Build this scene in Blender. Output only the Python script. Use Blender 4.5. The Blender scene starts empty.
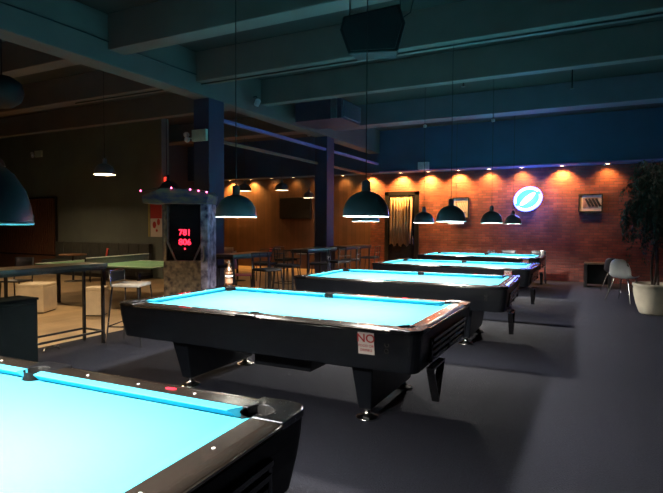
import bpy, bmesh, math, random
from mathutils import Vector, Matrix
random.seed(7)
PI = math.pi
SC = bpy.context.scene
COL = SC.collection

# ------------------------------------------------------------------ materials
def new_mat(name):
    m = bpy.data.materials.new(name); m.use_nodes = True
    nt = m.node_tree; b = nt.nodes['Principled BSDF']
    return m, nt, b

def pmat(name, col, rough=.5, metal=0., col2=None, scale=20., bump=0., coat=0., emit=None, estr=0., stretch=None, spec=None):
    """procedural principled: noise between two colours, noise on roughness, optional bump"""
    m, nt, b = new_mat(name)
    N, L = nt.nodes, nt.links
    tc = N.new('ShaderNodeTexCoord'); mp = N.new('ShaderNodeMapping')
    if stretch: mp.inputs['Scale'].default_value = stretch
    L.new(tc.outputs['Object'], mp.inputs['Vector'])
    nz = N.new('ShaderNodeTexNoise'); nz.inputs['Scale'].default_value = scale; nz.inputs['Detail'].default_value = 5
    L.new(mp.outputs['Vector'], nz.inputs['Vector'])
    if col2 is None: col2 = tuple(c * .8 for c in col)
    r = N.new('ShaderNodeValToRGB')
    r.color_ramp.elements[0].position = .32; r.color_ramp.elements[1].position = .68
    r.color_ramp.elements[0].color = (*col2, 1); r.color_ramp.elements[1].color = (*col, 1)
    L.new(nz.outputs['Fac'], r.inputs['Fac']); L.new(r.outputs['Color'], b.inputs['Base Color'])
    mr = N.new('ShaderNodeMapRange'); mr.inputs['To Min'].default_value = max(0, rough - .06); mr.inputs['To Max'].default_value = min(1, rough + .06)
    L.new(nz.outputs['Fac'], mr.inputs['Value']); L.new(mr.outputs['Result'], b.inputs['Roughness'])
    b.inputs['Metallic'].default_value = metal
    if coat: b.inputs['Coat Weight'].default_value = coat; b.inputs['Coat Roughness'].default_value = .08
    if spec is not None: b.inputs['Specular IOR Level'].default_value = spec
    if bump:
        bp = N.new('ShaderNodeBump'); bp.inputs['Strength'].default_value = bump; bp.inputs['Distance'].default_value = .01
        L.new(nz.outputs['Fac'], bp.inputs['Height']); L.new(bp.outputs['Normal'], b.inputs['Normal'])
    if emit:
        b.inputs['Emission Color'].default_value = (*emit, 1); b.inputs['Emission Strength'].default_value = estr
    return m

def tile_mat(name, c1, c2, mortar, bw, bh, msize, axes='xz', rough=.8, bump=.5, vary=.5, offset=.5, nscale=3.):
    m, nt, b = new_mat(name); N, L = nt.nodes, nt.links
    tc = N.new('ShaderNodeTexCoord'); sp = N.new('ShaderNodeSeparateXYZ'); cb = N.new('ShaderNodeCombineXYZ')
    L.new(tc.outputs['Object'], sp.inputs[0])
    L.new(sp.outputs[axes[0].upper()], cb.inputs['X']); L.new(sp.outputs[axes[1].upper()], cb.inputs['Y'])
    bk = N.new('ShaderNodeTexBrick'); bk.offset = offset
    bk.inputs['Scale'].default_value = 1; bk.inputs['Brick Width'].default_value = bw; bk.inputs['Row Height'].default_value = bh
    bk.inputs['Mortar Size'].default_value = msize; bk.inputs['Mortar Smooth'].default_value = .3
    bk.inputs['Color1'].default_value = (*c1, 1); bk.inputs['Color2'].default_value = (*c2, 1); bk.inputs['Mortar'].default_value = (*mortar, 1)
    L.new(cb.outputs[0], bk.inputs['Vector'])
    nz = N.new('ShaderNodeTexNoise'); nz.inputs['Scale'].default_value = nscale; nz.inputs['Detail'].default_value = 8
    L.new(tc.outputs['Object'], nz.inputs['Vector'])
    mr = N.new('ShaderNodeMapRange'); mr.inputs['From Min'].default_value = .3; mr.inputs['From Max'].default_value = .7
    mr.inputs['To Min'].default_value = 1 - vary; mr.inputs['To Max'].default_value = 1 + vary * .4
    L.new(nz.outputs['Fac'], mr.inputs['Value'])
    mx = N.new('ShaderNodeVectorMath'); mx.operation = 'SCALE'
    L.new(bk.outputs['Color'], mx.inputs[0]); L.new(mr.outputs['Result'], mx.inputs['Scale'])
    L.new(mx.outputs[0], b.inputs['Base Color'])
    b.inputs['Roughness'].default_value = rough
    bp = N.new('ShaderNodeBump'); bp.inputs['Strength'].default_value = bump; bp.inputs['Distance'].default_value = .008; bp.invert = True
    L.new(bk.outputs['Fac'], bp.inputs['Height']); L.new(bp.outputs['Normal'], b.inputs['Normal'])
    return m

def emat(name, col, strength):
    m, nt, b = new_mat(name)
    b.inputs['Base Color'].default_value = (*col, 1)
    b.inputs['Emission Color'].default_value = (*col, 1); b.inputs['Emission Strength'].default_value = strength
    return m

M = {}
M['brick'] = tile_mat('brick', (.23, .058, .038), (.135, .034, .027), (.095, .042, .034), .23, .076, .009, 'xz', .82, .8, .5, nscale=2.2)
M['panelling'] = tile_mat('wood_panelling', (.125, .062, .037), (.088, .044, .027), (.05, .025, .015), 6., .16, .006, 'zx', .55, .4, .35, 0., 1.5)
M['planks'] = tile_mat('wood_floor', (.44, .32, .18), (.38, .27, .15), (.16, .11, .07), 1.3, .12, .002, 'yx', .42, .2, .25, .37, 2.)
M['carpet'] = pmat('carpet', (.0165, .018, .027), .95, col2=(.0095, .011, .017), scale=90, bump=.5, spec=.1)
M['wall_paint'] = pmat('grey_green_wall', (.13, .15, .135), .85, col2=(.105, .122, .11), scale=1.4, bump=.05)
M['navy_glow'] = pmat('bulkhead_navy_glow', (.045, .075, .15), .75, col2=(.036, .06, .12), scale=1.2, bump=.05)  # bluish glow of the lights on the bulkhead, put into its base colour
M['ceil_paint'] = pmat('ceiling_paint', (.033, .026, .024), .85, col2=(.026, .021, .019), scale=1.1, bump=.08)
M['beam_paint'] = pmat('beam_paint', (.125, .098, .090), .7, col2=(.10, .08, .073), scale=2.0, bump=.08)
M['column_blue_glow'] = pmat('blue_lit_column', (.030, .032, .070), .6, col2=(.022, .024, .055), scale=2.)  # blue light falling on the columns is painted into their colour
M['beam_violet_glow'] = pmat('violet_lit_beam', (.105, .095, .125), .7, col2=(.085, .078, .10), scale=2.)  # beam paint tinted to carry the violet light on the far beam
M['purple'] = pmat('violet_lit_rail', (.20, .17, .42), .5, col2=(.16, .13, .34), scale=4.)  # purple light along header and soffit edge, given as surface colour
M['dark_wall'] = pmat('dark_wall_paint', (.05, .05, .055), .8, scale=2.)
M['cloth'] = pmat('blue_table_cloth', (.040, .32, .44), .9, col2=(.036, .30, .41), scale=160, bump=.06, spec=.15)
M['black_gloss'] = pmat('black_gloss_laminate', (.012, .012, .014), .16, col2=(.008, .008, .009), scale=30, coat=.6)
M['rail_top'] = pmat('dark_rail_top', (.016, .012, .010), .24, col2=(.010, .008, .006), scale=14, stretch=(1, 8, 8), coat=.5)
M['apron'] = pmat('black_apron', (.005, .007, .010), .4, col2=(.004, .005, .008), scale=18, spec=.25)
M['casting'] = pmat('dark_chrome_casting', (.13, .135, .15), .25, 1., col2=(.06, .065, .075), scale=45, bump=.05)
M['chrome'] = pmat('chrome', (.75, .74, .72), .16, 1., scale=12)
M['trim_metal'] = pmat('rail_edge_trim', (.34, .30, .26), .25, 1., scale=30)
M['pocket'] = pmat('pocket_leather', (.005, .005, .005), .8, scale=60, bump=.2, spec=.1)
M['sight'] = pmat('pearl_sight', (.8, .8, .78), .25, scale=10)
M['red_plate'] = pmat('red_nameplate', (.55, .02, .04), .3, scale=30)
M['paper'] = pmat('white_notice_paper', (.75, .68, .63), .7, col2=(.7, .63, .58), scale=30)
M['red_ink'] = pmat('red_ink', (.5, .03, .03), .7, scale=20)
M['shade'] = pmat('dark_green_enamel', (.115, .105, .115), .38, col2=(.095, .088, .096), scale=6, coat=.3)
M['liner'] = pmat('white_enamel_liner', (.8, .8, .76), .4, scale=8)
M['alu'] = pmat('lamp_socket_metal', (.28, .30, .33), .35, .8, scale=20)
M['cord'] = pmat('black_cord', (.01, .01, .012), .6, scale=20)
M['bulb'] = emat('lamp_bulb', (1., .95, .85), 60.)
M['bulb_dim'] = emat('lounge_bulb', (1., .78, .5), 25.)
M['lens'] = emat('downlight_lens', (1., .62, .28), 30.)
M['metal_black'] = pmat('black_steel_tube', (.014, .014, .015), .4, .3, scale=20)
M['table_dark'] = pmat('dark_wood_top', (.09, .065, .045), .3, col2=(.05, .035, .025), scale=8, stretch=(8, 1, 1), coat=.3)
M['white_seat'] = pmat('white_seat_pad', (.75, .72, .66), .45, scale=10)
M['white_lam'] = pmat('cream_laminate', (.72, .62, .46), .5, scale=5)
M['black_fabric'] = pmat('black_fabric', (.012, .012, .014), .9, scale=80, bump=.3)
M['speaker_box'] = pmat('speaker_box_vinyl', (.006, .006, .008), .75, scale=90, bump=.3)
M['grille'] = pmat('speaker_grille', (.010, .010, .013), .6, scale=300, bump=.5)
M['navy_box'] = pmat('dark_teal_cabinet', (.003, .005, .006), .9, scale=6, spec=.02)
M['green_top'] = pmat('green_table_tennis_top', (.10, .23, .12), .45, scale=8)
M['white_line'] = pmat('white_tape', (.8, .78, .72), .6, scale=10)
M['net'] = pmat('net_mesh', (.06, .07, .06), .9, col2=(.2, .21, .19), scale=200)
M['booth'] = pmat('dark_booth_vinyl', (.05, .055, .05), .55, col2=(.025, .028, .026), scale=5, stretch=(9, 1, 1), bump=.2)
M['wood'] = pmat('brown_wood', (.24, .12, .055), .45, col2=(.15, .075, .035), scale=9, stretch=(1, 1, 8))
M['slat_brown'] = pmat('brown_slats', (.16, .065, .035), .5, col2=(.09, .04, .022), scale=8, stretch=(10, 1, 1))
M['red_seat'] = pmat('red_plastic', (.55, .045, .03), .4, scale=8)
M['magenta_seat'] = pmat('mauve_plastic', (.28, .05, .16), .45, scale=8)
M['grey_shell'] = pmat('pale_grey_shell', (.78, .84, .82), .5, scale=6)
M['black_shell'] = pmat('black_shell', (.015, .015, .02), .45, scale=6)
M['pot'] = pmat('cream_glazed_pot', (.75, .70, .55), .35, col2=(.58, .53, .42), scale=5, coat=.3)
M['soil'] = pmat('dark_red_bark_mulch', (.14, .035, .03), .95, col2=(.05, .018, .014), scale=60, bump=.8)
M['bark'] = pmat('bark', (.10, .075, .055), .9, col2=(.05, .037, .028), scale=30, stretch=(3, 3, .6), bump=.6)
M['leaf'] = pmat('dark_ficus_leaves', (.012, .034, .016), .6, col2=(.006, .018, .010), scale=9)
M['frame_black'] = pmat('black_picture_frame', (.012, .010, .010), .4, scale=20)
M['mat_board'] = pmat('picture_mat_board', (.62, .50, .38), .8, scale=12)
M['glass_dark'] = pmat('dark_door_glass', (.012, .012, .016), .12, scale=3)
M['curtain'] = pmat('sheer_cream_curtain', (.46, .32, .21), .9, col2=(.22, .14, .09), scale=6, stretch=(9, 9, .5))
M['tv'] = pmat('dark_tv_screen', (.035, .035, .035), .2, scale=3)
M['sign_body'] = pmat('pale_green_plastic', (.42, .50, .40), .5, scale=12)
M['box_white'] = pmat('off_white_plastic', (.55, .50, .55), .5, scale=12)
M['art_blue'] = pmat('machine_blue_art', (.015, .04, .16), .45, col2=(.20, .20, .10), scale=5, stretch=(1, 1, 3))
M['art_pillar'] = pmat('machine_pillar_graffiti', (.65, .65, .85), .45, col2=(.02, .02, .10), scale=9)
M['art_brown'] = pmat('machine_bronze_art', (.34, .27, .18), .45, col2=(.03, .025, .03), scale=11)
M['led_red'] = emat('red_led_digits', (1., .02, .05), 4.5)
M['pink_led'] = emat('pink_party_bulb', (1., .12, .35), 9.)
M['exit_red'] = emat('red_exit_letters', (1., .05, .03), 2.2)
M['neon_white'] = emat('white_blue_neon', (.50, .86, 1.), 2.6)
M['neon_teal'] = emat('teal_neon_panel', (.05, .48, .55), 1.4)
M['neon_blue'] = emat('blue_neon_tube', (.10, .12, 1.), 9.)
M['gold'] = pmat('yellowed_gold_card', (.42, .36, .12), .6, scale=12)
M['bottle'] = pmat('brown_bottle_glass', (.05, .022, .010), .1, scale=5, coat=.5)
M['label_orange'] = pmat('orange_bottle_label', (.22, .08, .03), .6, col2=(.2, .13, .09), scale=26)
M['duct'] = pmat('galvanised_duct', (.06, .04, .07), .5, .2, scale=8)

# ------------------------------------------------------------------ mesh builder
class MB:
    def __init__(s): s.v = []; s.f = []; s.sm = []
    def add(s, vs, fs, smooth=False):
        o = len(s.v); s.v += [tuple(v) for v in vs]
        for f in fs: s.f.append([i + o for i in f]); s.sm.append(smooth)
        return s
    def box(s, x0, y0, z0, x1, y1, z1, rz=0, c=None):
        vs = [(x, y, z) for z in (z0, z1) for x, y in ((x0, y0), (x1, y0), (x1, y1), (x0, y1))]
        if rz:
            c = c or ((x0 + x1) / 2, (y0 + y1) / 2); ca, sa = math.cos(rz), math.sin(rz)
            vs = [(c[0] + (x - c[0]) * ca - (y - c[1]) * sa, c[1] + (x - c[0]) * sa + (y - c[1]) * ca, z) for x, y, z in vs]
        return s.add(vs, [(3, 2, 1, 0), (4, 5, 6, 7), (0, 1, 5, 4), (1, 2, 6, 5), (2, 3, 7, 6), (3, 0, 4, 7)])
    def frustum(s, a, z0, b, z1):
        vs = [(x, y, z0) for x, y in ((a[0], a[1]), (a[2], a[1]), (a[2], a[3]), (a[0], a[3]))] + \
             [(x, y, z1) for x, y in ((b[0], b[1]), (b[2], b[1]), (b[2], b[3]), (b[0], b[3]))]
        return s.add(vs, [(3, 2, 1, 0), (4, 5, 6, 7), (0, 1, 5, 4), (1, 2, 6, 5), (2, 3, 7, 6), (3, 0, 4, 7)])
    def prism(s, poly, z0, z1, smooth=False):
        n = len(poly)
        vs = [(x, y, z0) for x, y in poly] + [(x, y, z1) for x, y in poly]
        s.add(vs, [list(range(n - 1, -1, -1)), list(range(n, 2 * n))] + [(i, (i + 1) % n, n + (i + 1) % n, n + i) for i in range(n)])
        return s
    def loft(s, A, B, smooth=False):
        n = len(A)
        return s.add(list(A) + list(B), [list(range(n - 1, -1, -1)), list(range(n, 2 * n))] + [(i, (i + 1) % n, n + (i + 1) % n, n + i) for i in range(n)], smooth)
    def rings(s, R, closed=True, caps=True, smooth=True):
        n = len(R[0]); vs = [p for r in R for p in r]; fs = []
        for k in range(len(R) - 1):
            for i in range(n if closed else n - 1):
                j = (i + 1) % n; fs.append((k * n + i, k * n + j, (k + 1) * n + j, (k + 1) * n + i))
        s.add(vs, fs, smooth)
        if caps and closed:
            s.add(R[0], [list(range(n - 1, -1, -1))]); s.add(R[-1], [list(range(n))])
        return s
    def lathe(s, prof, c=(0, 0, 0), n=32, caps=False, smooth=True):
        return s.rings([[(c[0] + r * math.cos(2 * PI * i / n), c[1] + r * math.sin(2 * PI * i / n), c[2] + z) for i in range(n)] for r, z in prof], True, caps, smooth)
    def tube(s, pts, r, n=8, caps=True):
        pts = [Vector(p) for p in pts]; R = []
        rr = r if isinstance(r, (list, tuple)) else [r] * len(pts)
        up = None
        for i, p in enumerate(pts):
            d = (pts[min(i + 1, len(pts) - 1)] - pts[max(i - 1, 0)]).normalized()
            if up is None or abs(up.dot(d)) > .98: up = Vector((0, 0, 1)) if abs(d.z) < .9 else Vector((1, 0, 0))
            a = d.cross(up).normalized(); b = a.cross(d).normalized(); up = b
            R.append([tuple(p + rr[i] * (math.cos(2 * PI * k / n) * a + math.sin(2 * PI * k / n) * b)) for k in range(n)])
        return s.rings(R, True, caps, True)
    def ball(s, c, r, n=12, m=8, sc=(1, 1, 1)):
        R = []
        for k in range(m + 1):
            t = PI * k / m; q = max(math.sin(t), 1e-3) * r
            R.append([(c[0] + sc[0] * q * math.cos(2 * PI * i / n), c[1] + sc[1] * q * math.sin(2 * PI * i / n), c[2] - sc[2] * r * math.cos(t)) for i in range(n)])
        return s.rings(R, True, False, True)
    def xf(s, mat):
        s.v = [tuple(mat @ Vector(v)) for v in s.v]; return s
    def build(s, name, mat, parent=None, bevel=0., loc=None, rz=0):
        me = bpy.data.meshes.new(name); me.from_pydata(s.v, [], s.f); me.update()
        me.polygons.foreach_set('use_smooth', s.sm)
        bm = bmesh.new(); bm.from_mesh(me)
        bmesh.ops.recalc_face_normals(bm, faces=bm.faces); bm.to_mesh(me); bm.free()
        me.materials.append(M[mat] if isinstance(mat, str) else mat)
        o = bpy.data.objects.new(name, me); COL.objects.link(o)
        if parent: o.parent = parent
        if loc: o.location = loc
        if rz: o.rotation_euler.z = rz
        if bevel:
            md = o.modifiers.new('bevel', 'BEVEL'); md.width = bevel; md.segments = 3; md.limit_method = 'ANGLE'; md.angle_limit = math.radians(35)
        return o

def tag(o, label=None, cat=None, group=None, kind=None):
    if label: o['label'] = label
    if cat: o['category'] = cat
    if group: o['group'] = group
    if kind: o['kind'] = kind
    return o
def empty(name, loc, label, cat, rz=0, group=None):
    o = bpy.data.objects.new(name, None); COL.objects.link(o); o.location = loc; o.rotation_euler.z = rz
    o.empty_display_size = .1
    return tag(o, label, cat, group)
KIDS = {}
def copy_tree(o, parent=None):
    c = o.copy(); COL.objects.link(c)
    if parent: c.parent = parent; c.matrix_parent_inverse = o.matrix_parent_inverse.copy()
    for ch in list(o.children):
        if ch.name in SKIP: continue
        copy_tree(ch, c)
    return c
SKIP = set()
def place(first, used, loc, rz, label):
    o = first if not used else copy_tree(first)
    o.location = loc; o.rotation_euler = (0, 0, rz); o['label'] = label
    return o
def struct(mb, name, mat, bevel=0.): return tag(mb.build(name, mat, bevel=bevel), kind='structure')
def part_label(o, t): o['label'] = t; return o

def text_mesh(s, name, size, mat, parent, loc, rot, depth=.001, sx=1.):
    cu = bpy.data.curves.new(name, 'FONT'); cu.body = s; cu.size = size; cu.align_x = 'CENTER'; cu.align_y = 'CENTER'; cu.extrude = depth; cu.offset = size * .012
    t = bpy.data.objects.new(name + '_tmp', cu); COL.objects.link(t)
    bpy.context.view_layer.update()
    me = bpy.data.meshes.new_from_object(t.evaluated_get(bpy.context.evaluated_depsgraph_get()))
    COL.objects.unlink(t); bpy.data.objects.remove(t); bpy.data.curves.remove(cu)
    me.materials.clear(); me.materials.append(M[mat]); me.name = name
    o = bpy.data.objects.new(name, me); COL.objects.link(o)
    o.parent = parent; o.location = loc; o.rotation_euler = rot; o.scale = (sx, 1, 1)
    return o

# ------------------------------------------------------------------ camera
yaw, pitch, roll, H, FPX = .4769, .0399, .0049, 1.5255, 525.18
cy_, sy_, cp_, sp_ = math.cos(yaw), math.sin(yaw), math.cos(pitch), math.sin(pitch)
fw = Vector((-sy_ * cp_, cy_ * cp_, -sp_)); rt = Vector((cy_, sy_, 0)); up = rt.cross(fw)
cr, sr = math.cos(roll), math.sin(roll)
r2 = cr * rt + sr * up; u2 = cr * up - sr * rt
cam = bpy.data.cameras.new('camera'); cam.sensor_width = 36; cam.lens = FPX / 663 * 36; cam.clip_end = 100; cam.clip_start = .02
co = bpy.data.objects.new('camera', cam); COL.objects.link(co)
co.matrix_world = Matrix(((r2.x, u2.x, -fw.x, 0), (r2.y, u2.y, -fw.y, 0), (r2.z, u2.z, -fw.z, H), (0, 0, 0, 1)))
SC.camera = co

# ------------------------------------------------------------------ setting
XR, XL, YF, YB = 3.2, -19., -3.0, 16.0      # right wall, far left, behind camera, back wall
DECK = 4.5
GX0, GX1 = -6.66, -6.30                     # girder / column line
struct(MB().box(-6.15, YF, -.1, XR, YB, 0), 'floor', 'carpet')
struct(MB().box(XL, YF, -.1, -6.15, YB, 0), 'floor_1', 'planks')
struct(MB().box(XL, YF, DECK, XR, YB + .2, DECK + .15), 'ceiling', 'ceil_paint')
struct(MB().box(-6.82, YB, 0, XR, YB + .2, DECK), 'wall_back', 'brick')
struct(MB().box(-14.2, YB, 0, -6.82, YB + .2, DECK), 'wall_back_left', 'panelling')
struct(MB().box(XR, YF, 0, XR + .15, YB + .2, DECK), 'wall_right', 'dark_wall')
struct(MB().box(XL - .15, YF, 0, XL, 11.2, DECK), 'wall_left', 'wall_paint')
struct(MB().box(XL, 11.0, 0, -11.0, 11.2, DECK), 'wall_lounge', 'wall_paint')
struct(MB().box(-14.4, 11.2, 0, -14.2, YB + .2, DECK), 'wall_alcove', 'dark_wall')
# bulkhead over the brick with the row of downlights beneath
struct(MB().box(-14.2, 15.45, 3.2, XR, YB, DECK), 'trim_1', 'navy_glow')
struct(MB().box(-6.3, 15.42, 3.2, XR, 15.45, 3.235), 'trim_2', 'purple')
# beams
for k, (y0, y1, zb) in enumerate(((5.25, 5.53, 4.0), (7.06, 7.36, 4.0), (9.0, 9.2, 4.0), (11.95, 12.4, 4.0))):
    struct(MB().box(GX1, y0, zb, XR, y1, DECK), 'trim_%d' % (3 + k), 'beam_violet_glow' if k == 3 else 'beam_paint', bevel=.012)
    struct(MB().box(XL, y0, zb, GX0, y1, DECK), 'trim_%d' % (8 + k), 'beam_paint', bevel=.012)
struct(MB().box(GX0, YF, 3.8, GX1, YB, DECK), 'trim_13', 'beam_paint', bevel=.012)
# columns
struct(MB().box(GX0, 7.4, 0, GX1, 7.82, 3.8), 'trim_14', 'column_blue_glow', bevel=.01)
struct(MB().box(GX0, 11.92, 0, GX1, 12.32, 3.8), 'trim_15', 'column_blue_glow', bevel=.01)
struct(MB().box(GX1 - .1, 7.82, 3.44, GX1 - .02, 15.45, 3.50), 'trim_16', 'purple')
struct(MB().box(GX0 + .05, 7.82, 3.10, GX0 + .10, 15.45, 3.16), 'trim_17', 'wood')
# cable along girder and light conduits under beams
tag(MB().tube([(GX1 + .015, y, 4.12 - .02 * math.sin((y + 1) * 1.1) ** 2) for y in [(-2 + .4 * i) for i in range(24)]], .010, 6).build('cable', 'cord'), 'thin black cable running along the side of the long ceiling girder', 'cable')
for k, (y, x0, x1, lab) in enumerate(((7.21, GX1, XR, 'thin conduit pipe under the ceiling beam nearest behind the hanging speaker'), (7.2, -9.6, GX0, 'thin conduit pipe under the beam left of the blue column, with a white end cap'))):
    t = empty('conduit', (0, 0, 0), lab, 'pipe')
    MB().tube([(x0, y, 3.989), (x1, y, 3.989)], .014, 8).build('pipe', 'metal_black', t)
    if k == 1: part_label(MB().lathe([(.04, -.05), (.05, -.02), (.03, .015)], (GX0 - .15, y, 3.96), 16, True).build('end_cap', 'box_white', t), 'white end cap')
# pilaster in the lounge
struct(MB().box(-11.95, 10.93, 0, -11.0, 11.0, DECK), 'trim_18', 'wall_paint')
# slatted wood screen at the far left of the lounge wall
t = empty('slatted_screen', (-17.2, 10.9, 0), 'tall brown slatted wooden screen against the lounge wall at the far left', 'screen')
mb = MB()
for i in range(30): mb.box(-1.7 + i * .11, -.03, .55, -1.63 + i * .11, .02, 2.35)
mb.build('slats', 'slat_brown', t)
MB().box(-1.75, .02, .5, 1.62, .06, 2.4).build('backing', 'black_fabric', t)
MB().box(-1.75, -.05, 0, 1.62, .06, .5).build('base_panel', 'slat_brown', t)

# door with curtain in the brick wall
d = struct(MB().box(-6.30, 15.94, 0, -6.18, 16, 2.62).box(-5.30, 15.94, 0, -5.16, 16, 2.62).box(-6.30, 15.94, 2.50, -5.16, 16, 2.62).box(-6.18, 15.95, 0, -5.30, 16, .12), 'door_1', 'metal_black')
MB().box(-6.18, 15.965, .12, -5.30, 15.985, 2.50).build('door_glass', 'glass_dark', d)
MB().tube([(-5.34, 15.93, .95), (-5.34, 15.90, .98), (-5.34, 15.90, 1.15), (-5.34, 15.93, 1.18)], .012, 8).build('door_handle', 'chrome', d)
t = empty('curtain', (-5.74, 15.88, 0), 'cream sheer curtain hanging on a rod in the dark doorway of the brick wall', 'curtain')
R = []
for z in (.92, 1.5, 2.0, 2.42):
    R.append([(-.36 + .72 * i / 60 * (1 - .03 * math.sin(z * 2)), .038 * math.sin(i * .84 + .25 * z), z + (.05 * math.sin(i * .35) if z < 1 else 0)) for i in range(61)])
c = MB().rings(R, False, False).build('drape', 'curtain', t); sm = c.modifiers.new('thick', 'SOLIDIFY'); sm.thickness = .006
MB().tube([(-.42, 0, 2.44), (.42, 0, 2.44)], .012, 8).build('rod', 'metal_black', t)

# ------------------------------------------------------------------ pool table
L2, W2 = 1.46, .825       # outer half sizes
NL, NW = 1.27, .635       # cushion noses
CB = .05                  # cushion width
ZT, ZB = .805, .765       # rail top, bed
def arc(cx, cy, r, a0, a1, n=8): return [(cx + r * math.cos(math.radians(a0 + (a1 - a0) * i / n)), cy + r * math.sin(math.radians(a0 + (a1 - a0) * i / n))) for i in range(n + 1)]
PR = .066
CPX, CPY = NL + .035, NW + .035     # corner pocket centre
SPY = NW + .062                     # side pocket centre
def make_table():
    t = empty('pool_table', (0, 0, 0), 'x', 'pool table', group='pool tables')
    # bed with pocket cut-outs (slightly under the cushions)
    ex, ey = NL + .03, NW + .03
    poly = arc(CPX, -CPY, PR, 190, 80, 8)[::1]
    poly = []
    def c(cx, cy, a0, a1):
        for p in arc(cx, cy, PR, a0, a1, 8): poly.append((max(-ex, min(ex, p[0])), max(-ey, min(ey, p[1]))))
    c(-CPX, -CPY, 95, -5)
    c(0, -SPY, 151, 29)
    c(CPX, -CPY, 185, 85)
    c(CPX, CPY, -85, -185)
    c(0, SPY, -29, -151)
    c(-CPX, CPY, 5, -95)
    MB().prism(poly, ZB - .03, ZB).build('playing_cloth', 'cloth', t)
    # cushions
    def cushion(L_a, L_b, ka, kb, place_):
        # profile in (depth from nose outward, z)
        pr = [(0, ZB + .034), (.003, ZB + .038), (CB, ZT), (CB, ZB), (.036, ZB)]
        A = [place_(L_a - ka * (d), d, z) for d, z in pr]; B = [place_(L_b + kb * (d), d, z) for d, z in pr]
        return MB().loft(A, B)
    g = .085
    for sy in (-1, 1):
        for sx in (-1, 1):
            # long side cushions between side pocket and corner pocket
            x0, x1 = .062, NL - g
            pl = lambda x, dd, z, sx=sx, sy=sy: (sx * x, sy * (NW + dd), z)
            pr = [(0, ZB + .034), (.003, ZB + .038), (CB, ZT), (CB, ZB), (.036, ZB)]
            A = [pl(x0 - .25 * dd, dd, z) for dd, z in pr]; B = [pl(x1 + .85 * dd, dd, z) for dd, z in pr]
            MB().loft(A, B).build('cushion', 'cloth', t)
    for sx in (-1, 1):
        pr = [(0, ZB + .034), (.003, ZB + .038), (CB, ZT), (CB, ZB), (.036, ZB)]
        A = [(sx * (NL + dd), -(NW - g) - .85 * dd, z) for dd, z in pr]; B = [(sx * (NL + dd), (NW - g) + .85 * dd, z) for dd, z in pr]
        MB().loft(A, B).build('cushion', 'cloth', t)
    # rails: rounded profile (depth outward from cushion back, z)
    rp = [(CB, ZT - .028), (CB, ZT), (CB + .083, ZT + .001), (CB + .095, ZT - .0003), (CB + .105, ZT - .0023), (CB + .115, ZT - .0053), (CB + .124, ZT - .010), (CB + .132, ZT - .017), (CB + .138, ZT - .024), (CB + .14, ZT - .028)]
    cx = NL - .035   # rail ends at corner casting
    for sy in (-1, 1):
        for sx in (-1, 1):
            A = [(sx * .095, sy * (NW + dd), z) for dd, z in rp]; B = [(sx * cx, sy * (NW + dd), z) for dd, z in rp]
            MB().loft(A, B).build('rail', 'rail_top', t, bevel=.002)
    for sx in (-1, 1):
        A = [(sx * (NL + dd), -(NW - .035), z) for dd, z in rp]; B = [(sx * (NL + dd), NW - .035, z) for dd, z in rp]
        MB().loft(A, B).build('rail', 'rail_top', t, bevel=.002)
    # metal edge strips along the outer rail edge
    z0 = ZT - .0155; e = .008
    mb = MB()
    for sy in (-1, 1): mb.box(-cx, sy * (W2 - e) - .004, z0 - .004, cx, sy * (W2 - e) + .004, z0 + .004)
    for sx in (-1, 1): mb.box(sx * (L2 - e) - .004, -(NW - .03), z0 - .004, sx * (L2 - e) + .004, NW - .03, z0 + .004)
    mb.build('edge_strip', 'trim_metal', t)
    # corner castings
    for sx in (-1, 1):
        for sy in (-1, 1):
            r = .085
            out = [(cx, W2)] + arc(L2 - r, W2 - r, r, 90, 0, 8) + [(L2, NW - .035), (NL + CB, NW - .035)]
            inner = [(NL + CB, NW + .010)] + arc(CPX, CPY, PR, -28, 118, 10) + [(NL - .020, NW + CB), (cx, NW + CB)]
            P = [(sx * x, sy * y) for x, y in out + inner]
            MB().prism(P, ZT - .030, ZT + .003).build('corner_casting', 'casting', t, bevel=.006)
            # pocket well
            MB().lathe([(PR + .001, ZT - .001), (PR - .003, ZT - .004), (PR - .004, ZB - .03), (PR - .012, ZB - .09), (.001, ZB - .10)], (sx * CPX, sy * CPY, 0), 20).build('pocket', 'pocket', t)
    for sy in (-1, 1):
        P = [(-.095, W2), (.095, W2), (.095, NW + CB), (.050, NW + CB)] + arc(0, SPY, PR * .9, 0, 180, 10)[0:] + [(-.050, NW + CB), (-.095, NW + CB)]
        P = [(x, sy * y) for x, y in P]
        MB().prism(P, ZT - .030, ZT + .003).build('side_casting', 'black_gloss', t, bevel=.005)
        MB().lathe([(PR * .9, ZT - .001), (PR * .9 - .003, ZT - .005), (PR * .86, ZB - .03), (PR * .7, ZB - .09), (.001, ZB - .10)], (0, sy * SPY, 0), 20).build('pocket', 'pocket', t)
    # sights
    zz = ZT + .0022
    q = NL * 2 / 8
    si = None
    for x, y in [(k * q, sy * (NW + CB + .045)) for sy in (-1, 1) for k in (-3, -2, -1, 1, 2, 3)] + [(sx * (NL + CB + .045), k * q) for sx in (-1, 1) for k in (-1, 0, 1)]:
        if si is None: si = o = MB().lathe([(.0065, 0), (.0055, .0015), (.0005, .0016)], n=10).build('sight', 'sight', t)
        else: o = si.copy(); COL.objects.link(o); o.parent = t
        o.location = (x, y, zz - .0005)
    MB().prism([(.815 + .030 * math.cos(a * PI / 8), W2 - .085 + .012 * math.sin(a * PI / 8)) for a in range(16)], zz - .001, zz + .0015).build('nameplate', 'red_plate', t)
    # apron (cabinet) tapering inward
    ap = [(.70, .062), (ZT - .0285, .058), (ZT - .0285, .002), (.70, .008), (.62, .018), (.495, .040)]
    R = []
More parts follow.
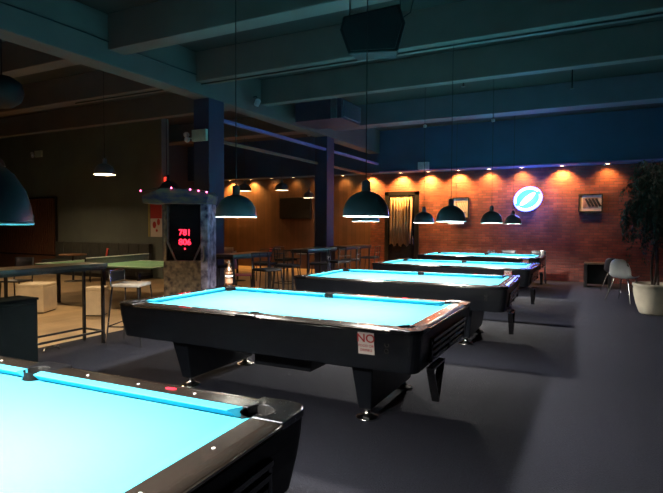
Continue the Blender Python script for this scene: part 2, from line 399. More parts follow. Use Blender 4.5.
    for z, ins in ap:
        r = .07; X, Y = L2 - .005 - ins, W2 - .005 - ins
        ring = arc(X - r, Y - r, r, 0, 90, 5) + arc(-X + r, Y - r, r, 90, 180, 5) + arc(-X + r, -Y + r, r, 180, 270, 5) + arc(X - r, -Y + r, r, 270, 360, 5)
        R.append([(x, y, z) for x, y in ring])
    MB().rings(R, True, True, False).build('cabinet', 'apron', t)
    # slatted ball rack on the foot end
    mb = MB(); 
    for k, z in enumerate((.545, .595, .645, .695)):
        x = L2 - .010 - max(0, (.71 - z)) * .16
        mb.box(x - .02, -.52, z - .012, x + .022, .52, z + .012)
    for y in (-.52, 0, .52): mb.box(L2 - .10, y - .012, .53, L2 - .004, y + .012, .705)
    mb.build('ball_rack', 'black_gloss', t, bevel=.003)
    # score counters on the long apron
    mb = MB()
    for s in (0, 1):
        mb.add(*ring_y(1.21, -W2 + .018, .69 - s * .045, .017, .005))
    mb.build('score_counter', 'trim_metal', t)
    # pedestals with chrome feet
    for sx in (-1, 1):
        mb = MB()
        mb.frustum((sx * .91 - .055, -.49, sx * .91 + .055, .49), .085, (sx * .92 - .10, -.60, sx * .92 + .10, .60), .55)
        leg = mb.build('leg', 'apron', t, bevel=.012)
        for sy in (-1, 1):
            MB().lathe([(.001, .0), (.092, .0), (.095, .008), (.085, .018), (.045, .030), (.03, .045), (.028, .075)], (sx * .91, sy * .435, 0), 28).build('foot', 'chrome', leg)
    MB().box(-.86, -.16, .30, .86, .16, .46).box(-.30, -.26, .24, .30, .26, .44).build('stretcher', 'apron', t, bevel=.01)
    part_label(MB().box(-.11, -.268, .35, .11, -.256, .362).build('ball_return_trim', 'chrome', t), 'small chrome strip on the underframe')
    return t
def ring_y(cx, cy, cz, r, w, n=16):
    vs, fs = [], []
    for i in range(n):
        a = 2 * PI * i / n
        for rr, dy in ((r, 0), (r - w, 0), (r - w, .02), (r, .02)): vs.append((cx + rr * math.cos(a), cy + dy - .005, cz + rr * math.sin(a)))
    for i in range(n):
        j = (i + 1) % n
        for k in range(4): fs.append((i * 4 + k, j * 4 + k, j * 4 + (k + 1) % 4, i * 4 + (k + 1) % 4))
    return vs, fs

TABLES = [(-2.448, .925, .048, 'nearest pool table with bright blue cloth, cut off by the bottom left corner'),
          (-2.548, 4.222, .010, 'second nearest pool table, blue cloth, with a white NO notice on its black side'),
          (-2.477, 7.211, .040, 'middle of the five blue pool tables, with plain black side and chrome feet'),
          (-2.537, 10.212, .0, 'fourth pool table from the camera, blue cloth, small white notice on its side'),
          (-2.729, 13.564, .005, 'farthest pool table, blue cloth, standing closest to the brick wall')]
proto = make_table(); tables = []
for i, (x, y, a, lab) in enumerate(TABLES): tables.append(place(proto, i > 0, (x, y, 0), a, lab))
# notices stuck on aprons
def notice(tb, x, full=True):
    e = MB().box(-.062, -.002, -.080, .062, .002, .080).build('notice', 'paper', tb)
    e.location = (x, -W2 + .0115, .686); e.rotation_euler = (.115, 0, 0)
    text_mesh('NO', 'lettering', .085, 'red_ink', e, (0, -.0035, .036), (PI / 2, 0, 0), .0008, 1.05)
    text_mesh('FOOD OR', 'lettering', .026, 'red_ink', e, (0, -.0035, -.018), (PI / 2, 0, 0), .0006)
    text_mesh('DRINKS', 'lettering', .026, 'red_ink', e, (0, -.0035, -.050), (PI / 2, 0, 0), .0006)
    part_label(e, 'white notice with red lettering')
notice(tables[1], 1.055); notice(tables[3], 1.10); notice(tables[4], 1.16)

# triangle racks hanging from the ends
def make_rack():
    t = empty('triangle_rack', (0, 0, 0), 'x', 'ball rack', group='triangle racks hung on the table ends')
    s = .165; h = .29
    c = [(-s, h), (s, h), (0, 0)]
    def inset(k): return [(-s + k * 1.6, h - k), (s - k * 1.6, h - k), (0, k * 2.1)]
    o, i_ = c, inset(.018)
    vs = []; 
    for x in (-.028, .028):
        for p in o: vs.append((x, p[0], p[1]))
        for p in i_: vs.append((x, p[0], p[1]))
    fs = []
    for k in range(3):
        j = (k + 1) % 3
        fs += [(k, j, 3 + j, 3 + k), (6 + k, 6 + j, 9 + j, 9 + k), (k, j, 6 + j, 6 + k), (3 + k, 3 + j, 9 + j, 9 + k)]
    MB().add(vs, fs).build('frame', 'black_gloss', t, bevel=.004)
    MB().tube([(-.075, 0, h + .02), (-.03, 0, h - .02), (0, 0, h - .03), (0, 0, h - .008)], .005, 6).build('hook', 'trim_metal', t)
    return t
rk = make_rack()
for i, (tb, dy, z, lab) in enumerate(((1, -.50, .235, 'second nearest'), (2, -.53, .19, 'middle'), (3, -.52, .17, 'fourth'), (4, -.50, .17, 'farthest'))):
    x, y, a, _ = TABLES[tb]
    place(rk, i > 0, (x + (L2 + .018) * math.cos(a) - dy * math.sin(a), y + dy * math.cos(a) + (L2) * math.sin(a), z), a, 'black triangle ball rack hanging point down from the end of the %s pool table' % lab)

# ------------------------------------------------------------------ pendant lamps
def add_light(name, kind, loc, power, col, parent=None, **kw):
    l = bpy.data.lights.new(name, kind); l.energy = power; l.color = col
    for k, v in kw.items(): setattr(l, k, v)
    o = bpy.data.objects.new(name, l); COL.objects.link(o); o.location = loc
    if parent: o.parent = parent
    return o
def make_pendant(R_, rim, top, power, lcol, bulb, label, group, coupler=None, shademat='shade', light_r=.055):
    """origin at deck level below canopy; modelled around z = 0 at the rim"""
    t = empty('pendant_lamp', (0, 0, 0), label, 'lamp', group=group)
    s = R_ / .2
    prof = [(.203, 0), (.202, .02), (.196, .055), (.182, .10), (.155, .145), (.118, .180), (.075, .203), (.042, .212)]
    MB().lathe([(r * s, z * s) for r, z in prof], n=40).build('shade', shademat, t)
    MB().lathe([((r - .004) * s, (z - .003 if z else .0) * s) for r, z in prof] , n=40).build('liner', 'liner', t)
    MB().lathe([(.203 * s, .002), (.2055 * s, -.002), (.203 * s, -.008), (.197 * s, -.008), (.196 * s, .002)], n=40).build('rim', 'liner', t)
    MB().lathe([(.039 * s, .205 * s), (.037 * s, .295 * s), (.030 * s, .305 * s), (.012 * s, .312 * s), (.005, .32 * s)], n=20, caps=True).build('socket', 'alu', t)
    MB().tube([(0, 0, .285 * s), (0, 0, top - rim)], .005, 8).build('cord', 'cord', t)
    MB().lathe([(.02, 0), (.055, .02), (.06, .045), (.06, .05)], (0, 0, top - rim - .05), 20, True).build('canopy', 'alu', t)
    if coupler is not None: part_label(MB().lathe([(.012, -.03), (.032, -.02), (.034, .02), (.012, .035)], (0, 0, coupler - rim), 16, True).build('cord_coupler', 'box_white', t), 'white cord coupler')
    MB().ball((0, 0, .165 * s), .028 * s, 14, 10).build('bulb', bulb, t)
    if power: add_light('lamp_light', 'POINT', (0, 0, .095 * s), power, lcol, t, shadow_soft_size=light_r * s)
    return t
POOLCOL = (1., .93, .84)
names = ['nearest', 'second nearest', 'middle', 'fourth', 'farthest']
LP = 460.
pl = make_pendant(.2, 1.6, DECK, LP, POOLCOL, 'bulb', 'x', 'dark dome lamps over the pool tables')
used = False
OFF = [(None, None), (-.70, .70), (-.665, .60), (-.66, .66), (-.66, .75)]
for i, (x, y, a, _) in enumerate(TABLES):
    for s in (-1, 1):
        if i == 0: pos = (-3.08, .90, 1.535) if s < 0 else (-1.71, .875, 1.53)
        else: k = OFF[i][(s + 1) // 2]; pos = (x + k * math.cos(a), y + k * math.sin(a), 1.612 if i == 1 else 1.595)
        o = place(pl, used, pos, 0, 'dark dome pendant lamp over the %s end of the %s pool table' % ('left' if s < 0 else 'right', names[i])); used = True
        if i == 2 and s > 0: part_label(MB().lathe([(.012, -.03), (.032, -.02), (.034, .02), (.012, .035)], (0, 0, 4.36 - 1.595), 16, True).build('cord_coupler', 'box_white', o), 'white cord coupler')
        if i == 3: part_label(MB().lathe([(.012, -.03), (.032, -.02), (.034, .02), (.012, .035)], (0, 0, 3.51 - 1.595), 16, True).build('cord_coupler', 'box_white', o), 'white cord coupler')

# lounge lamps
LW = (1., .70, .40)
ll = make_pendant(.19, 2.35, DECK, 220, LW, 'bulb_dim', 'x', 'lamps hanging in the lounge')
for i, (x, y, z, lab) in enumerate(((-8.37, 6.87, 2.47, 'black dome lamp glowing in the lounge in front of the grey green wall'),
                                    (-13.3, 7.75, 2.95, 'small distant lamp glowing beyond the big lamp at the left edge'),
                                    (-8.1, 12.6, 2.52, 'lounge lamp glowing in front of the panelled wall, left of the dark screen'),
                                    (-8.65, 15.1, 2.44, 'lounge lamp glowing in front of the dark wall screen'),
                                    (-9.1, 12.2, 2.50, 'lounge lamp glowing just right of and behind the dome over the second pool table'),
                                    (-6.9, 2.6, 2.5, 'added unseen lamp over the wood floor behind the left bar table, outside the left edge'))):  # last lamp is added out of view to brighten the wood floor
    o = place(ll, i > 0, (x, y, z), 0, lab)
    for ch in o.children:
        if ch.type == 'LIGHT' and i in (2, 3, 4): ch.data = ch.data.copy(); ch.data.energy = 12
        if ch.type == 'LIGHT' and i == 5: ch.data = ch.data.copy(); ch.data.energy = 380
    for ch in o.children:          # cord and canopy reach the ceiling
        if ch.name.startswith('cord'):
            ch.data = MB().tube([(0, 0, .285), (0, 0, DECK - z)], .005, 8).build('tmp', 'cord').data
        if ch.name.startswith('canopy'): ch.location.z = (DECK - z) - (DECK - 2.35)
for o in [o for o in bpy.data.objects if o.name.startswith('tmp')]: bpy.data.objects.remove(o)

# ------------------------------------------------------------------ downlights along the brick wall
DX = [-12.45, -11.5, -10.6, -9.7, -8.75, -7.75, -6.78, -5.72, -4.82, -3.90, -3.0, -2.1, -1.04, .07]
def make_down():
    t = empty('downlight', (0, 0, 0), 'x', 'ceiling light', group='downlights over the back wall')
    MB().lathe([(.055, .0), (.075, -.012), (.085, -.010), (.088, .0)], n=24).build('trim_ring', 'box_white', t)
    MB().lathe([(.001, -.004), (.056, -.003)], n=24).build('lens', 'lens', t)
    l = add_light('spot', 'SPOT', (0, 0, -.02), 260, (1., .47, .11), t, spot_size=math.radians(122), spot_blend=.8, shadow_soft_size=.04)
    l.rotation_euler = (math.radians(12), 0, 0)
    return t
dl = make_down()
where = ['leftmost of the downlights over the wood panelled wall', 'second from the left of the downlights over the wood panelled wall', 'third from the left of the downlights over the wood panelled wall', 'downlight above the dark wall screen', 'downlight just right of the dark wall screen', 'downlight between the far blue column and the lamp over the second table', 'downlight where the wood panelling meets the brick',
         'downlight above the curtained doorway', 'downlight above the brick just right of the doorway, under the white box', 'downlight above the picture that hides behind a lamp', 'downlight left of the round neon sign', 'downlight directly above the neon sign', 'downlight between the neon sign and the framed print', 'rightmost downlight, beside the plant']
dimdata = {}
PW = [1.3, .6, .07, .06, .07, .10, 1.8, 2.2, 2.2, 1.7, .8, .6, 1.3, .30]
base_l = [c for c in dl.children if c.type == 'LIGHT'][0].data
for i, x in enumerate(DX):
    o = place(dl, i > 0, (x, 15.80, 3.2), 0, 'small round recessed ' + where[i].replace('downlights', 'lights') if not where[i].startswith('downlight') else 'small recessed ' + where[i])
    for c in o.children:
        if c.type == 'LIGHT': c.data = base_l.copy(); c.data.energy = 330 * PW[i]

t = empty('added_spotlight', (1.9, 10.0, DECK), 'added spotlight above the plant, unseen beyond the right edge', 'spotlight')  # added light source, out of view, brightens chair, pot and right floor
MB().lathe([(.05, -.20), (.07, -.19), (.07, -.03), (.03, 0)], n=20, caps=True).build('housing', 'metal_black', t)
MB().lathe([(.001, -.203), (.05, -.202)], n=20).build('lens', 'bulb_dim', t)
add_light('spot', 'SPOT', (0, 0, -.22), 110, (1., .80, .62), t, spot_size=math.radians(70), spot_blend=.8, shadow_soft_size=.05).rotation_euler = (math.radians(8), math.radians(18), 0)
# ------------------------------------------------------------------ things on the walls
def picture(name, x0, z0, x1, z1, label, seed):
    t = empty(name, ((x0 + x1) / 2, 15.995, z0), label, 'picture', group='framed prints on the brick wall')
    w, h = (x1 - x0) / 2, z1 - z0
    MB().box(-w, -.035, 0, w, -.002, .035).box(-w, -.035, h - .035, w, -.002, h).box(-w, -.035, .035, -w + .035, -.002, h - .035).box(w - .035, -.035, .035, w, -.002, h - .035).build('frame', 'frame_black', t)
    MB().box(-w + .035, -.02, .035, w - .035, -.005, h - .035).build('mat_board', 'mat_board', t)
    m = tile_mat('print_' + str(seed), (.30, .20, .16), (.22, .14, .12), (.30, .22, .18), .4, .5, .0, 'xz', .7, 0, .9, nscale=5)
    MB().box(-w * .62, -.024, h * .24, w * .62, -.02, h * .80).build('print', m, t)
    random.seed(seed); mb = MB()
    for k in range(4):
        a = -w * .5 + k * w * .28; mb.add([(a, -.027, h * .74), (a + .05, -.027, h * .76), (a + .17, -.027, h * .32), (a + .11, -.027, h * .30), (a, -.0245, h * .74), (a + .05, -.0245, h * .76), (a + .17, -.0245, h * .32), (a + .11, -.0245, h * .30)], [(0, 1, 2, 3), (4, 5, 6, 7), (0, 1, 5, 4), (1, 2, 6, 5), (2, 3, 7, 6), (3, 0, 4, 7)])
    mb.build('print_stripes', 'frame_black' if seed == 1 else 'mat_board', t)
picture('framed_print', -.62, 1.92, -.02, 2.42, 'landscape framed print hanging alone on the brick wall right of the neon sign', 1)
picture('framed_print', -4.10, 1.76, -3.60, 2.40, 'upright framed print on the brick wall, half hidden by a dome lamp', 2)

# neon sign: tilted oval with two crescents
t = empty('neon_sign', (-1.93, 15.93, 2.31), 'round glowing white and blue neon sign on the brick wall', 'neon sign')
def ell(a, b, tilt, n=48, a0=0, a1=360, y=0, ox=0, oz=0):
    out = []
    for i in range(n + 1):
        th = math.radians(a0 + (a1 - a0) * i / n); x, z = a * math.cos(th), b * math.sin(th)
        out.append((ox + x * math.cos(tilt) - z * math.sin(tilt), y, oz + x * math.sin(tilt) + z * math.cos(tilt)))
    return out
t.scale = (.9, 1, .9); tl = math.radians(28)
outer = ell(.41, .34, tl, 48)[:-1]
MB().loft([(x, -.02, z) for x, y, z in outer], [(x, .03, z) for x, y, z in outer]).build('backing', 'neon_teal', t)
MB().tube([(x, -.05, z) for x, y, z in ell(.385, .315, tl, 48, 12, 172)], .033, 8).build('upper_tube', 'neon_white', t)
MB().tube([(x, -.05, z) for x, y, z in ell(.385, .315, tl, 48, 192, 352)], .033, 8).build('lower_tube', 'neon_white', t)
mid = ell(.30, .085, tl + .25, 32)[:-1]
MB().loft([(x, -.06, z) for x, y, z in mid], [(x, -.022, z) for x, y, z in mid]).build('middle_band', 'neon_white', t)
MB().tube([(x, .02, z) for x, y, z in ell(.43, .36, tl, 48, 0, 358)], .018, 8).build('halo_tube', 'neon_blue', t)
add_light('neon_glow', 'POINT', (0, -.30, 0), 110, (.12, .16, 1.), t, shadow_soft_size=.22)

# small blue neon glimpsed through the plant
t = empty('neon_squiggle', (1.62, 15.968, 2.05), 'small vertical blue neon squiggle seen through the ficus leaves', 'neon sign')
MB().tube([(.0, 0, 0), (.07, 0, .03), (0, 0, .10), (.05, 0, .18), (-.02, 0, .26), (.04, 0, .34)], .014, 8).tube([(.12, 0, .40), (.15, 0, .48)], .014, 8).build('tube', 'neon_blue', t)
MB().box(-.08, .01, -.05, .20, .035, .54).build('backing', 'black_fabric', t)

# dark tv in the alcove
t = empty('wall_screen', (-9.68, 15.95, 1.75), 'dark flat screen on the wood panelled back wall', 'television')
MB().box(-.64, -.05, 0, .64, .045, .76).build('housing', 'frame_black', t, bevel=.008)
MB().box(-.61, -.054, .035, .61, -.048, .73).build('screen', 'tv', t)
# white box over the brick wall
t = empty('wall_box', (-4.84, 15.40, 3.22), 'small off white box mounted on the navy bulkhead above the brick wall', 'box')
MB().box(-.16, -.10, 0, .16, .048, .22).build('housing', 'box_white', t, bevel=.01)
MB().box(-.13, -.104, .03, .13, -.099, .19).build('face', 'box_white', t)

# emergency light on the blue column
def make_em():
    t = empty('emergency_light', (0, 0, 0), 'x', 'emergency light', group='twin head emergency lights')
    MB().box(-.05, -.07, 0, .28, .0, .21).build('housing', 'sign_body', t, bevel=.012)
    MB().tube([(-.05, -.03, .06), (-.12, -.04, .07)], .012, 8).build('arm', 'sign_body', t)
    for k in (0, 1):
        MB().lathe([(.02, -.04), (.045, -.03), (.05, .02), (.046, .026), (.001, .028)], n=16).xf(Matrix.Translation((-.15 - .02 * k, -.07, .04 + .09 * k)) @ Matrix.Rotation(PI / 2 + .4, 4, 'X')).build('lamp_head', 'box_white', t)
    return t
em = make_em()
place(em, False, (-6.60, 7.402, 3.03), 0, 'pale emergency light box on the near blue column below the girder')
place(em, True, (-16.6, 11.002, 3.72), 0, 'pale emergency light box high on the grey green wall at far left')

# spot light on girder, duct, small heads
t = empty('spotlight', (-6.285, 8.75, 4.0), 'small white spotlight on the girder side behind the near blue column', 'spotlight')
MB().lathe([(.03, -.10), (.05, -.09), (.055, .02), (.03, .05)], n=18, caps=True).xf(Matrix.Translation((.09, 0, .0)) @ Matrix.Rotation(.5, 4, 'Y')).build('head', 'box_white', t)
MB().tube([(-.015, 0, .1), (.06, 0, .1), (.09, 0, .04)], .012, 8).build('bracket', 'metal_black', t)
t = empty('duct', (-5.7, 10.6, 3.82), 'dull purple grey ventilation duct hanging under the beams near the girder', 'duct')
MB().box(-.45, -.5, 0, .7, .5, .42).build('casing', 'duct', t, bevel=.015)
MB().box(.70, -.42, .04, .74, .42, .38).build('flange', 'alu', t)
MB().box(.45, -.515, 0, .60, -.50, .42).build('strap', 'alu', t)
MB().tube([(-.3, 0, .42), (-.3, 0, DECK - 3.82)], .01, 6).build('hanger', 'metal_black', t); MB().tube([(.5, 0, .42), (.5, 0, DECK - 3.82)], .01, 6).build('hanger', 'metal_black', t)
for x, y, zb, lab in ((-2.3, 9.6, 4.05, 'short black stem sprinkler under the ceiling, left of centre right bay'), (-.55, 10.4, 4.0, 'black stem sprinkler hanging above the neon sign side of the hall')):
    t = empty('ceiling_sprinkler', (x, y, zb), lab, 'sprinkler')
    MB().tube([(0, 0, 0), (0, 0, DECK - zb)], .014, 8).build('stem', 'metal_black', t)
    MB().lathe([(.035, -.012), (.035, -.006), (.012, .0), (.012, .03)], n=14, caps=True).build('head', 'metal_black', t)

# hanging loudspeaker (hexagonal cabinet)
t = empty('loudspeaker', (-1.95, 4.62, 3.10), 'black angular loudspeaker hanging from the ceiling near the top of the photo', 'loudspeaker', rz=.30)
hexo = [(-.27, .34), (-.30, .22), (-.22, 0.0), (.23, 0.0), (.30, .25), (.245, .42)]
MB().loft([(x, -.16, z) for x, z in hexo], [(x * .86, .24, z * .9 + .06) for x, z in hexo]).build('cabinet', 'speaker_box', t, bevel=.012)
MB().loft([(x * .9, -.175, .2 + (z - .2) * .88) for x, z in hexo], [(x * .9, -.158, .2 + (z - .2) * .88) for x, z in hexo]).build('grille', 'grille', t)
for sx in (-1, 1): MB().tube([(sx * .24, .08, .40), (sx * .24, .08, DECK - 3.10)], .008, 6).build('hanging_rod', 'metal_black', t)
MB().tube([(.2, .2, .4), (.33, .16, .46), (.40, .1, .7), (.30, .1, 1.1), (.28, .1, DECK - 3.1)], .008, 6).build('cable', 'cord', t)
# second dark speaker at the far left (round bottomed)
t = empty('round_speaker', (-7.22, 4.3, 3.10), 'round black speaker hanging at the upper left edge of the photo', 'loudspeaker')
MB().lathe([(.001, -.02), (.12, 0), (.23, .08), (.27, .2), (.24, .32), (.12, .40), (.02, .42)], n=28).build('body', 'speaker_box', t)
MB().tube([(0, 0, .41), (0, 0, DECK - 3.10)], .01, 6).build('hanging_rod', 'metal_black', t)

# ------------------------------------------------------------------ bar tables and stools
def bar_table(loc, w, l, h, label, rz=0):
    t = empty('bar_table', loc, label, 'bar table', rz, 'narrow black framed bar tables')
    MB().box(-w / 2, 0, h - .04, w / 2, l, h).build('tabletop', 'table_dark', t, bevel=.004)
    s = .016
    MB().box(-w / 2 + .01, .01, h - .075, w / 2 - .01, .04, h - .04).box(-w / 2 + .01, l - .04, h - .075, w / 2 - .01, l - .01, h - .04).box(-w / 2 + .01, .04, h - .075, -w / 2 + .04, l - .04, h - .04).box(w / 2 - .04, .04, h - .075, w / 2 - .01, l - .04, h - .04).build('apron_frame', 'metal_black', t)
    for sx in (-1, 1):
        for y in (.05, l - .05):
            x = sx * (w / 2 - .04); MB().box(x - s, y - s, 0, x + s, y + s, h - .07).build('leg', 'metal_black', t)
    x = w / 2 - .04; z = .16
    MB().box(-x, .05 - .012, z - .012, x, .05 + .012, z + .012).box(-x, l - .062, z - .012, x, l - .038, z + .012).box(-x - .012, .05, z - .012, -x + .012, l - .05, z + .012).box(x - .012, .05, z - .012, x + .012, l - .05, z + .012).build('foot_rail', 'metal_black', t)
    return t
bar_table((-5.86, 2.0, 0), .44, 2.66, 1.03, 'narrow dark bar table with black foot rail beside the chrome stool at left')
bar_table((-5.66, 6.98, 0), .44, 1.15, 1.03, 'narrow dark bar table beside the boxing machine and blue column')
bar_table((-5.56, 9.3, 0), .44, 1.3, 1.03, 'narrow dark bar table between the two blue columns')
bar_table((-5.56, 11.1, 0), .44, 1.5, 1.03, 'narrow dark bar table nearest the curtained doorway')

def stool(kind, label, group):
    chrome = kind == 'chrome'
    t = empty('bar_stool', (0, 0, 0), label, 'bar stool', group=group)
    fm = 'chrome' if chrome else 'metal_black'; r = .011
    sh, bh, w = .75, 1.04 if not chrome else .95, .18
    MB().box(-w, -w, sh - .01, w, w, sh + .035).build('seat', 'white_seat' if chrome else 'black_fabric', t, bevel=.014)
    for sx in (-1, 1):
        for sy in (-1, 1):
            MB().tube([(sx * (w + .05), sy * (w + .05), 0), (sx * (w - .01), sy * (w - .01), sh - .01)], r, 8).build('leg', fm, t)
    k = w + .032
    MB().tube([(-k, -k, .25), (k, -k, .25), (k, k, .25), (-k, k, .25), (-k, -k, .25)], r * .8, 8).build('foot_ring', fm, t)
    MB().tube([(-w, w, sh), (-w, w + .02, bh), (w, w + .02, bh), (w, w, sh)], r, 8).build('back_frame', fm, t)
    if chrome: MB().box(-w + .01, w + .005, bh - .14, w - .01, w + .022, bh - .02).build('backrest', 'black_fabric', t)
    else: MB().tube([(-w, w + .01, sh + .14), (w, w + .01, sh + .14)], r * .8, 8).tube([(0, w + .01, sh), (0, w + .02, bh)], r * .6, 8).build('back_bar', fm, t)
    return t
s1 = stool('chrome', 'chrome bar stool with white seat pad standing at the left bar table', 'chrome bar stools')
s1.location = (-5.35, 4.78, 0); s1.rotation_euler.z = 1.95
bs = stool('black', 'x', 'black square backed bar stools')
for i, (x, y, rz, lab) in enumerate(((-5.12, 7.5, 1.3, 'black square backed bar stool behind the far left corner of the second pool table'),
        (-5.05, 9.25, -1.2, 'black square backed bar stool in front of the far blue column'),
        (-5.0, 10.6, -1.35, 'black square backed bar stool left of the curtained doorway, the left one of two'),
        (-4.98, 11.65, -1.5, 'black square backed bar stool left of the curtained doorway, the right one of two'),
        (-6.25, 9.9, 1.5, 'black bar stool at the far side of the bar table between the blue columns'),
        (-5.95, 8.65, .2, 'black bar stool between the bar tables just right of the near blue column'),
        (-6.42, 3.3, 1.5, 'black bar stool behind the left bar table under the big lamp'),
        (-4.98, 9.95, -1.9, 'black square backed bar stool just right of the far blue column'),
        (-6.3, 7.7, 1.4, 'black bar stool directly beside the near blue column, behind the bar table'),
        (-5.3, 8.45, .1, 'black square backed bar stool between the two lamps over the second table, seen under them'),
        )): place(bs, i > 0, (x, y, 0), rz, lab)

# dark low cabinet at left edge
t = empty('low_cabinet', (-5.36, 2.32, 0), 'low dark teal cabinet at the left edge behind the nearest table', 'cabinet')
MB().box(-.16, 0, .03, .16, 1.10, .74).build('body', 'navy_box', t, bevel=.008)
MB().box(-.17, -.01, .74, .17, 1.11, .765).build('top', 'navy_box', t, bevel=.005)
MB().box(.160, .04, .08, .170, .53, .70).build('door', 'navy_box', t, bevel=.003)
MB().box(.160, .57, .08, .170, 1.06, .70).build('door', 'navy_box', t, bevel=.003)
MB().box(-.14, .02, 0, .14, 1.08, .03).build('plinth', 'metal_black', t)
t = empty('cable_cover', (-5.86, 3.92, 0), 'small pale metal foot on the floor under the left bar table', 'floor fitting')
MB().tube([(0, 0, .01), (.0, .02, .045), (.02, .14, .055), (.02, .18, .035), (.02, .19, .01)], .016, 8).build('bar', 'chrome', t)

# ------------------------------------------------------------------ boxing machine
t = empty('boxing_machine', (-5.98, 6.44, 0), 'arcade boxing machine with red digits and party lights in front of the near blue column', 'arcade machine', rz=math.radians(24))
MB().box(-.33, -.10, 0, .33, .34, .95).build('base_cabinet', 'art_brown', t, bevel=.02)
MB().box(-.30, -.30, .0, .30, -.10, .10).build('foot_platform', 'metal_black', t, bevel=.01)
MB().box(-.30, .12, .95, .30, .34, 1.86).build('back_panel', 'metal_black', t)
MB().box(.29, -.14, .0, .41, .34, 1.86).build('side_pillar', 'art_pillar', t, bevel=.015)
MB().box(-.34, -.06, .0, -.29, .34, 1.86).build('side_pillar', 'art_brown', t, bevel=.01)
hx = [(-.24, 1.84), (.24, 1.84), (.26, 1.25), (.13, .95), (-.13, .95), (-.26, 1.25)]
MB().loft([(x, -.02, z) for x, z in hx], [(x, .12, z) for x, z in hx]).build('display_panel', 'glass_dark', t)
MB().tube([(-.27, -.03, 1.82), (-.28, -.03, 1.24), (-.14, -.03, .93), (.14, -.03, .93), (.28, -.03, 1.24), (.27, -.03, 1.82)], .016, 8).build('panel_rim', 'alu', t)
text_mesh('781', 'score_digits', .135, 'led_red', t, (0, -.026, 1.40), (PI / 2, 0, 0), .003)
text_mesh('806', 'score_digits', .135, 'led_red', t, (0, -.026, 1.245), (PI / 2, 0, 0), .003)
MB().ball((0, -.026, 1.14), .014, 8, 6).build('indicator_light', 'led_red', t)
MB().loft([(x, -.24, z) for x, z in ((-.62, 1.98), (-.60, 1.86), (.42, 1.86), (.45, 2.00), (.36, 2.07), (-.30, 2.10))], [(x, .34, z) for x, z in ((-.62, 1.98), (-.60, 1.86), (.42, 1.86), (.45, 2.00), (.36, 2.07), (-.30, 2.10))]).build('marquee', 'art_blue', t, bevel=.01)
MB().lathe([(.001, 0), (.10, .02), (.13, .10), (.13, .26), (.07, .34), (.02, .36)], (-.30, -.02, .96 + .12), 20).build('punch_pad', 'black_fabric', t) if False else None
MB().tube([(-.62, -.25, 2.05), (-.3, -.25, 2.11), (0, -.25, 2.09), (.25, -.25, 2.06), (.46, -.25, 2.03)], .006, 6).build('light_string', 'cord', t)
for x, z in ((-.62, 2.055), (-.13, 2.10), (.17, 2.075), (.30, 2.055), (.43, 2.035)): MB().ball((x, -.26, z), .014, 8, 6).build('party_bulb', 'pink_led', t)
MB().tube([(.33, -.14, .95), (.36, -.17, 1.0), (.36, -.17, 1.2)], .02, 8).build('side_handle', 'alu', t)
# top ornament
MB().loft([(-.42, -.1, 2.08), (-.10, -.1, 2.10), (-.16, -.1, 2.18), (-.24, -.1, 2.24), (-.34, -.1, 2.19)], [(-.42, .1, 2.08), (-.10, .1, 2.10), (-.16, .1, 2.18), (-.24, .1, 2.24), (-.34, .1, 2.19)]).build('top_ornament', 'metal_black', t, bevel=.01)

# exit sign behind the machine, poster on pilaster
t = empty('exit_sign', (-10.79, 10.9, 2.66), 'small red lit exit sign seen above the boxing machine', 'exit sign', rz=math.radians(-32))
MB().box(-.15, -.04, 0, .15, .04, .24).build('housing', 'metal_black', t, bevel=.006)
MB().tube([(0, 0, .24), (0, 0, DECK - 2.66)], .012, 8).build('stem', 'metal_black', t)
text_mesh('EXIT', 'lettering', .15, 'exit_red', t, (0, -.044, .12), (PI / 2, 0, 0), .002, .9)
add_light('exit_glow', 'POINT', (0, -.15, .12), .8, (1., .08, .04), t, shadow_soft_size=.05)
t = empty('poster', (-11.22, 10.924, 1.18), 'red and white poster on the pale pilaster left of the boxing machine', 'poster')
MB().box(-.22, -.006, 0, .22, .004, .95).build('sheet', 'paper', t)
MB().box(-.22, -.009, .52, .22, -.006, .95).build('red_field', 'red_ink', t)
MB().ball((-.07, -.007, .34), .07, 12, 6, (1, .03, 1.4)).ball((.09, -.007, .42), .06, 12, 6, (1, .03, 1.6)).ball((.02, -.007, .18), .04, 12, 6, (1, .03, 1)).build('printed_figure', 'red_ink', t)
t = empty('gold_banner', (-11.40, 10.928, 1.18), 'yellow edged card strip around the poster on the pilaster', 'banner')
MB().box(-.14, -.004, 0, -.07, .0, .95).box(-.14, -.012, 1.0, .62, -.008, 1.12).build('card', 'gold', t)

# ------------------------------------------------------------------ lounge furniture
t = empty('booth_bench', (-13.40, 10.55, 0), 'long dark upholstered booth bench against the grey green lounge wall', 'bench')
MB().box(-2.05, -.25, .1, 2.05, .35, .44).build('seat', 'booth', t, bevel=.03)
mb = MB()
for i in range(10): mb.box(-2.05 + i * .41, .22, .44, -1.65 + i * .41, .38, .98)
mb.build('backrest', 'booth', t, bevel=.025)
MB().box(-2.05, -.2, 0, 2.05, .35, .1).build('plinth', 'metal_black', t)

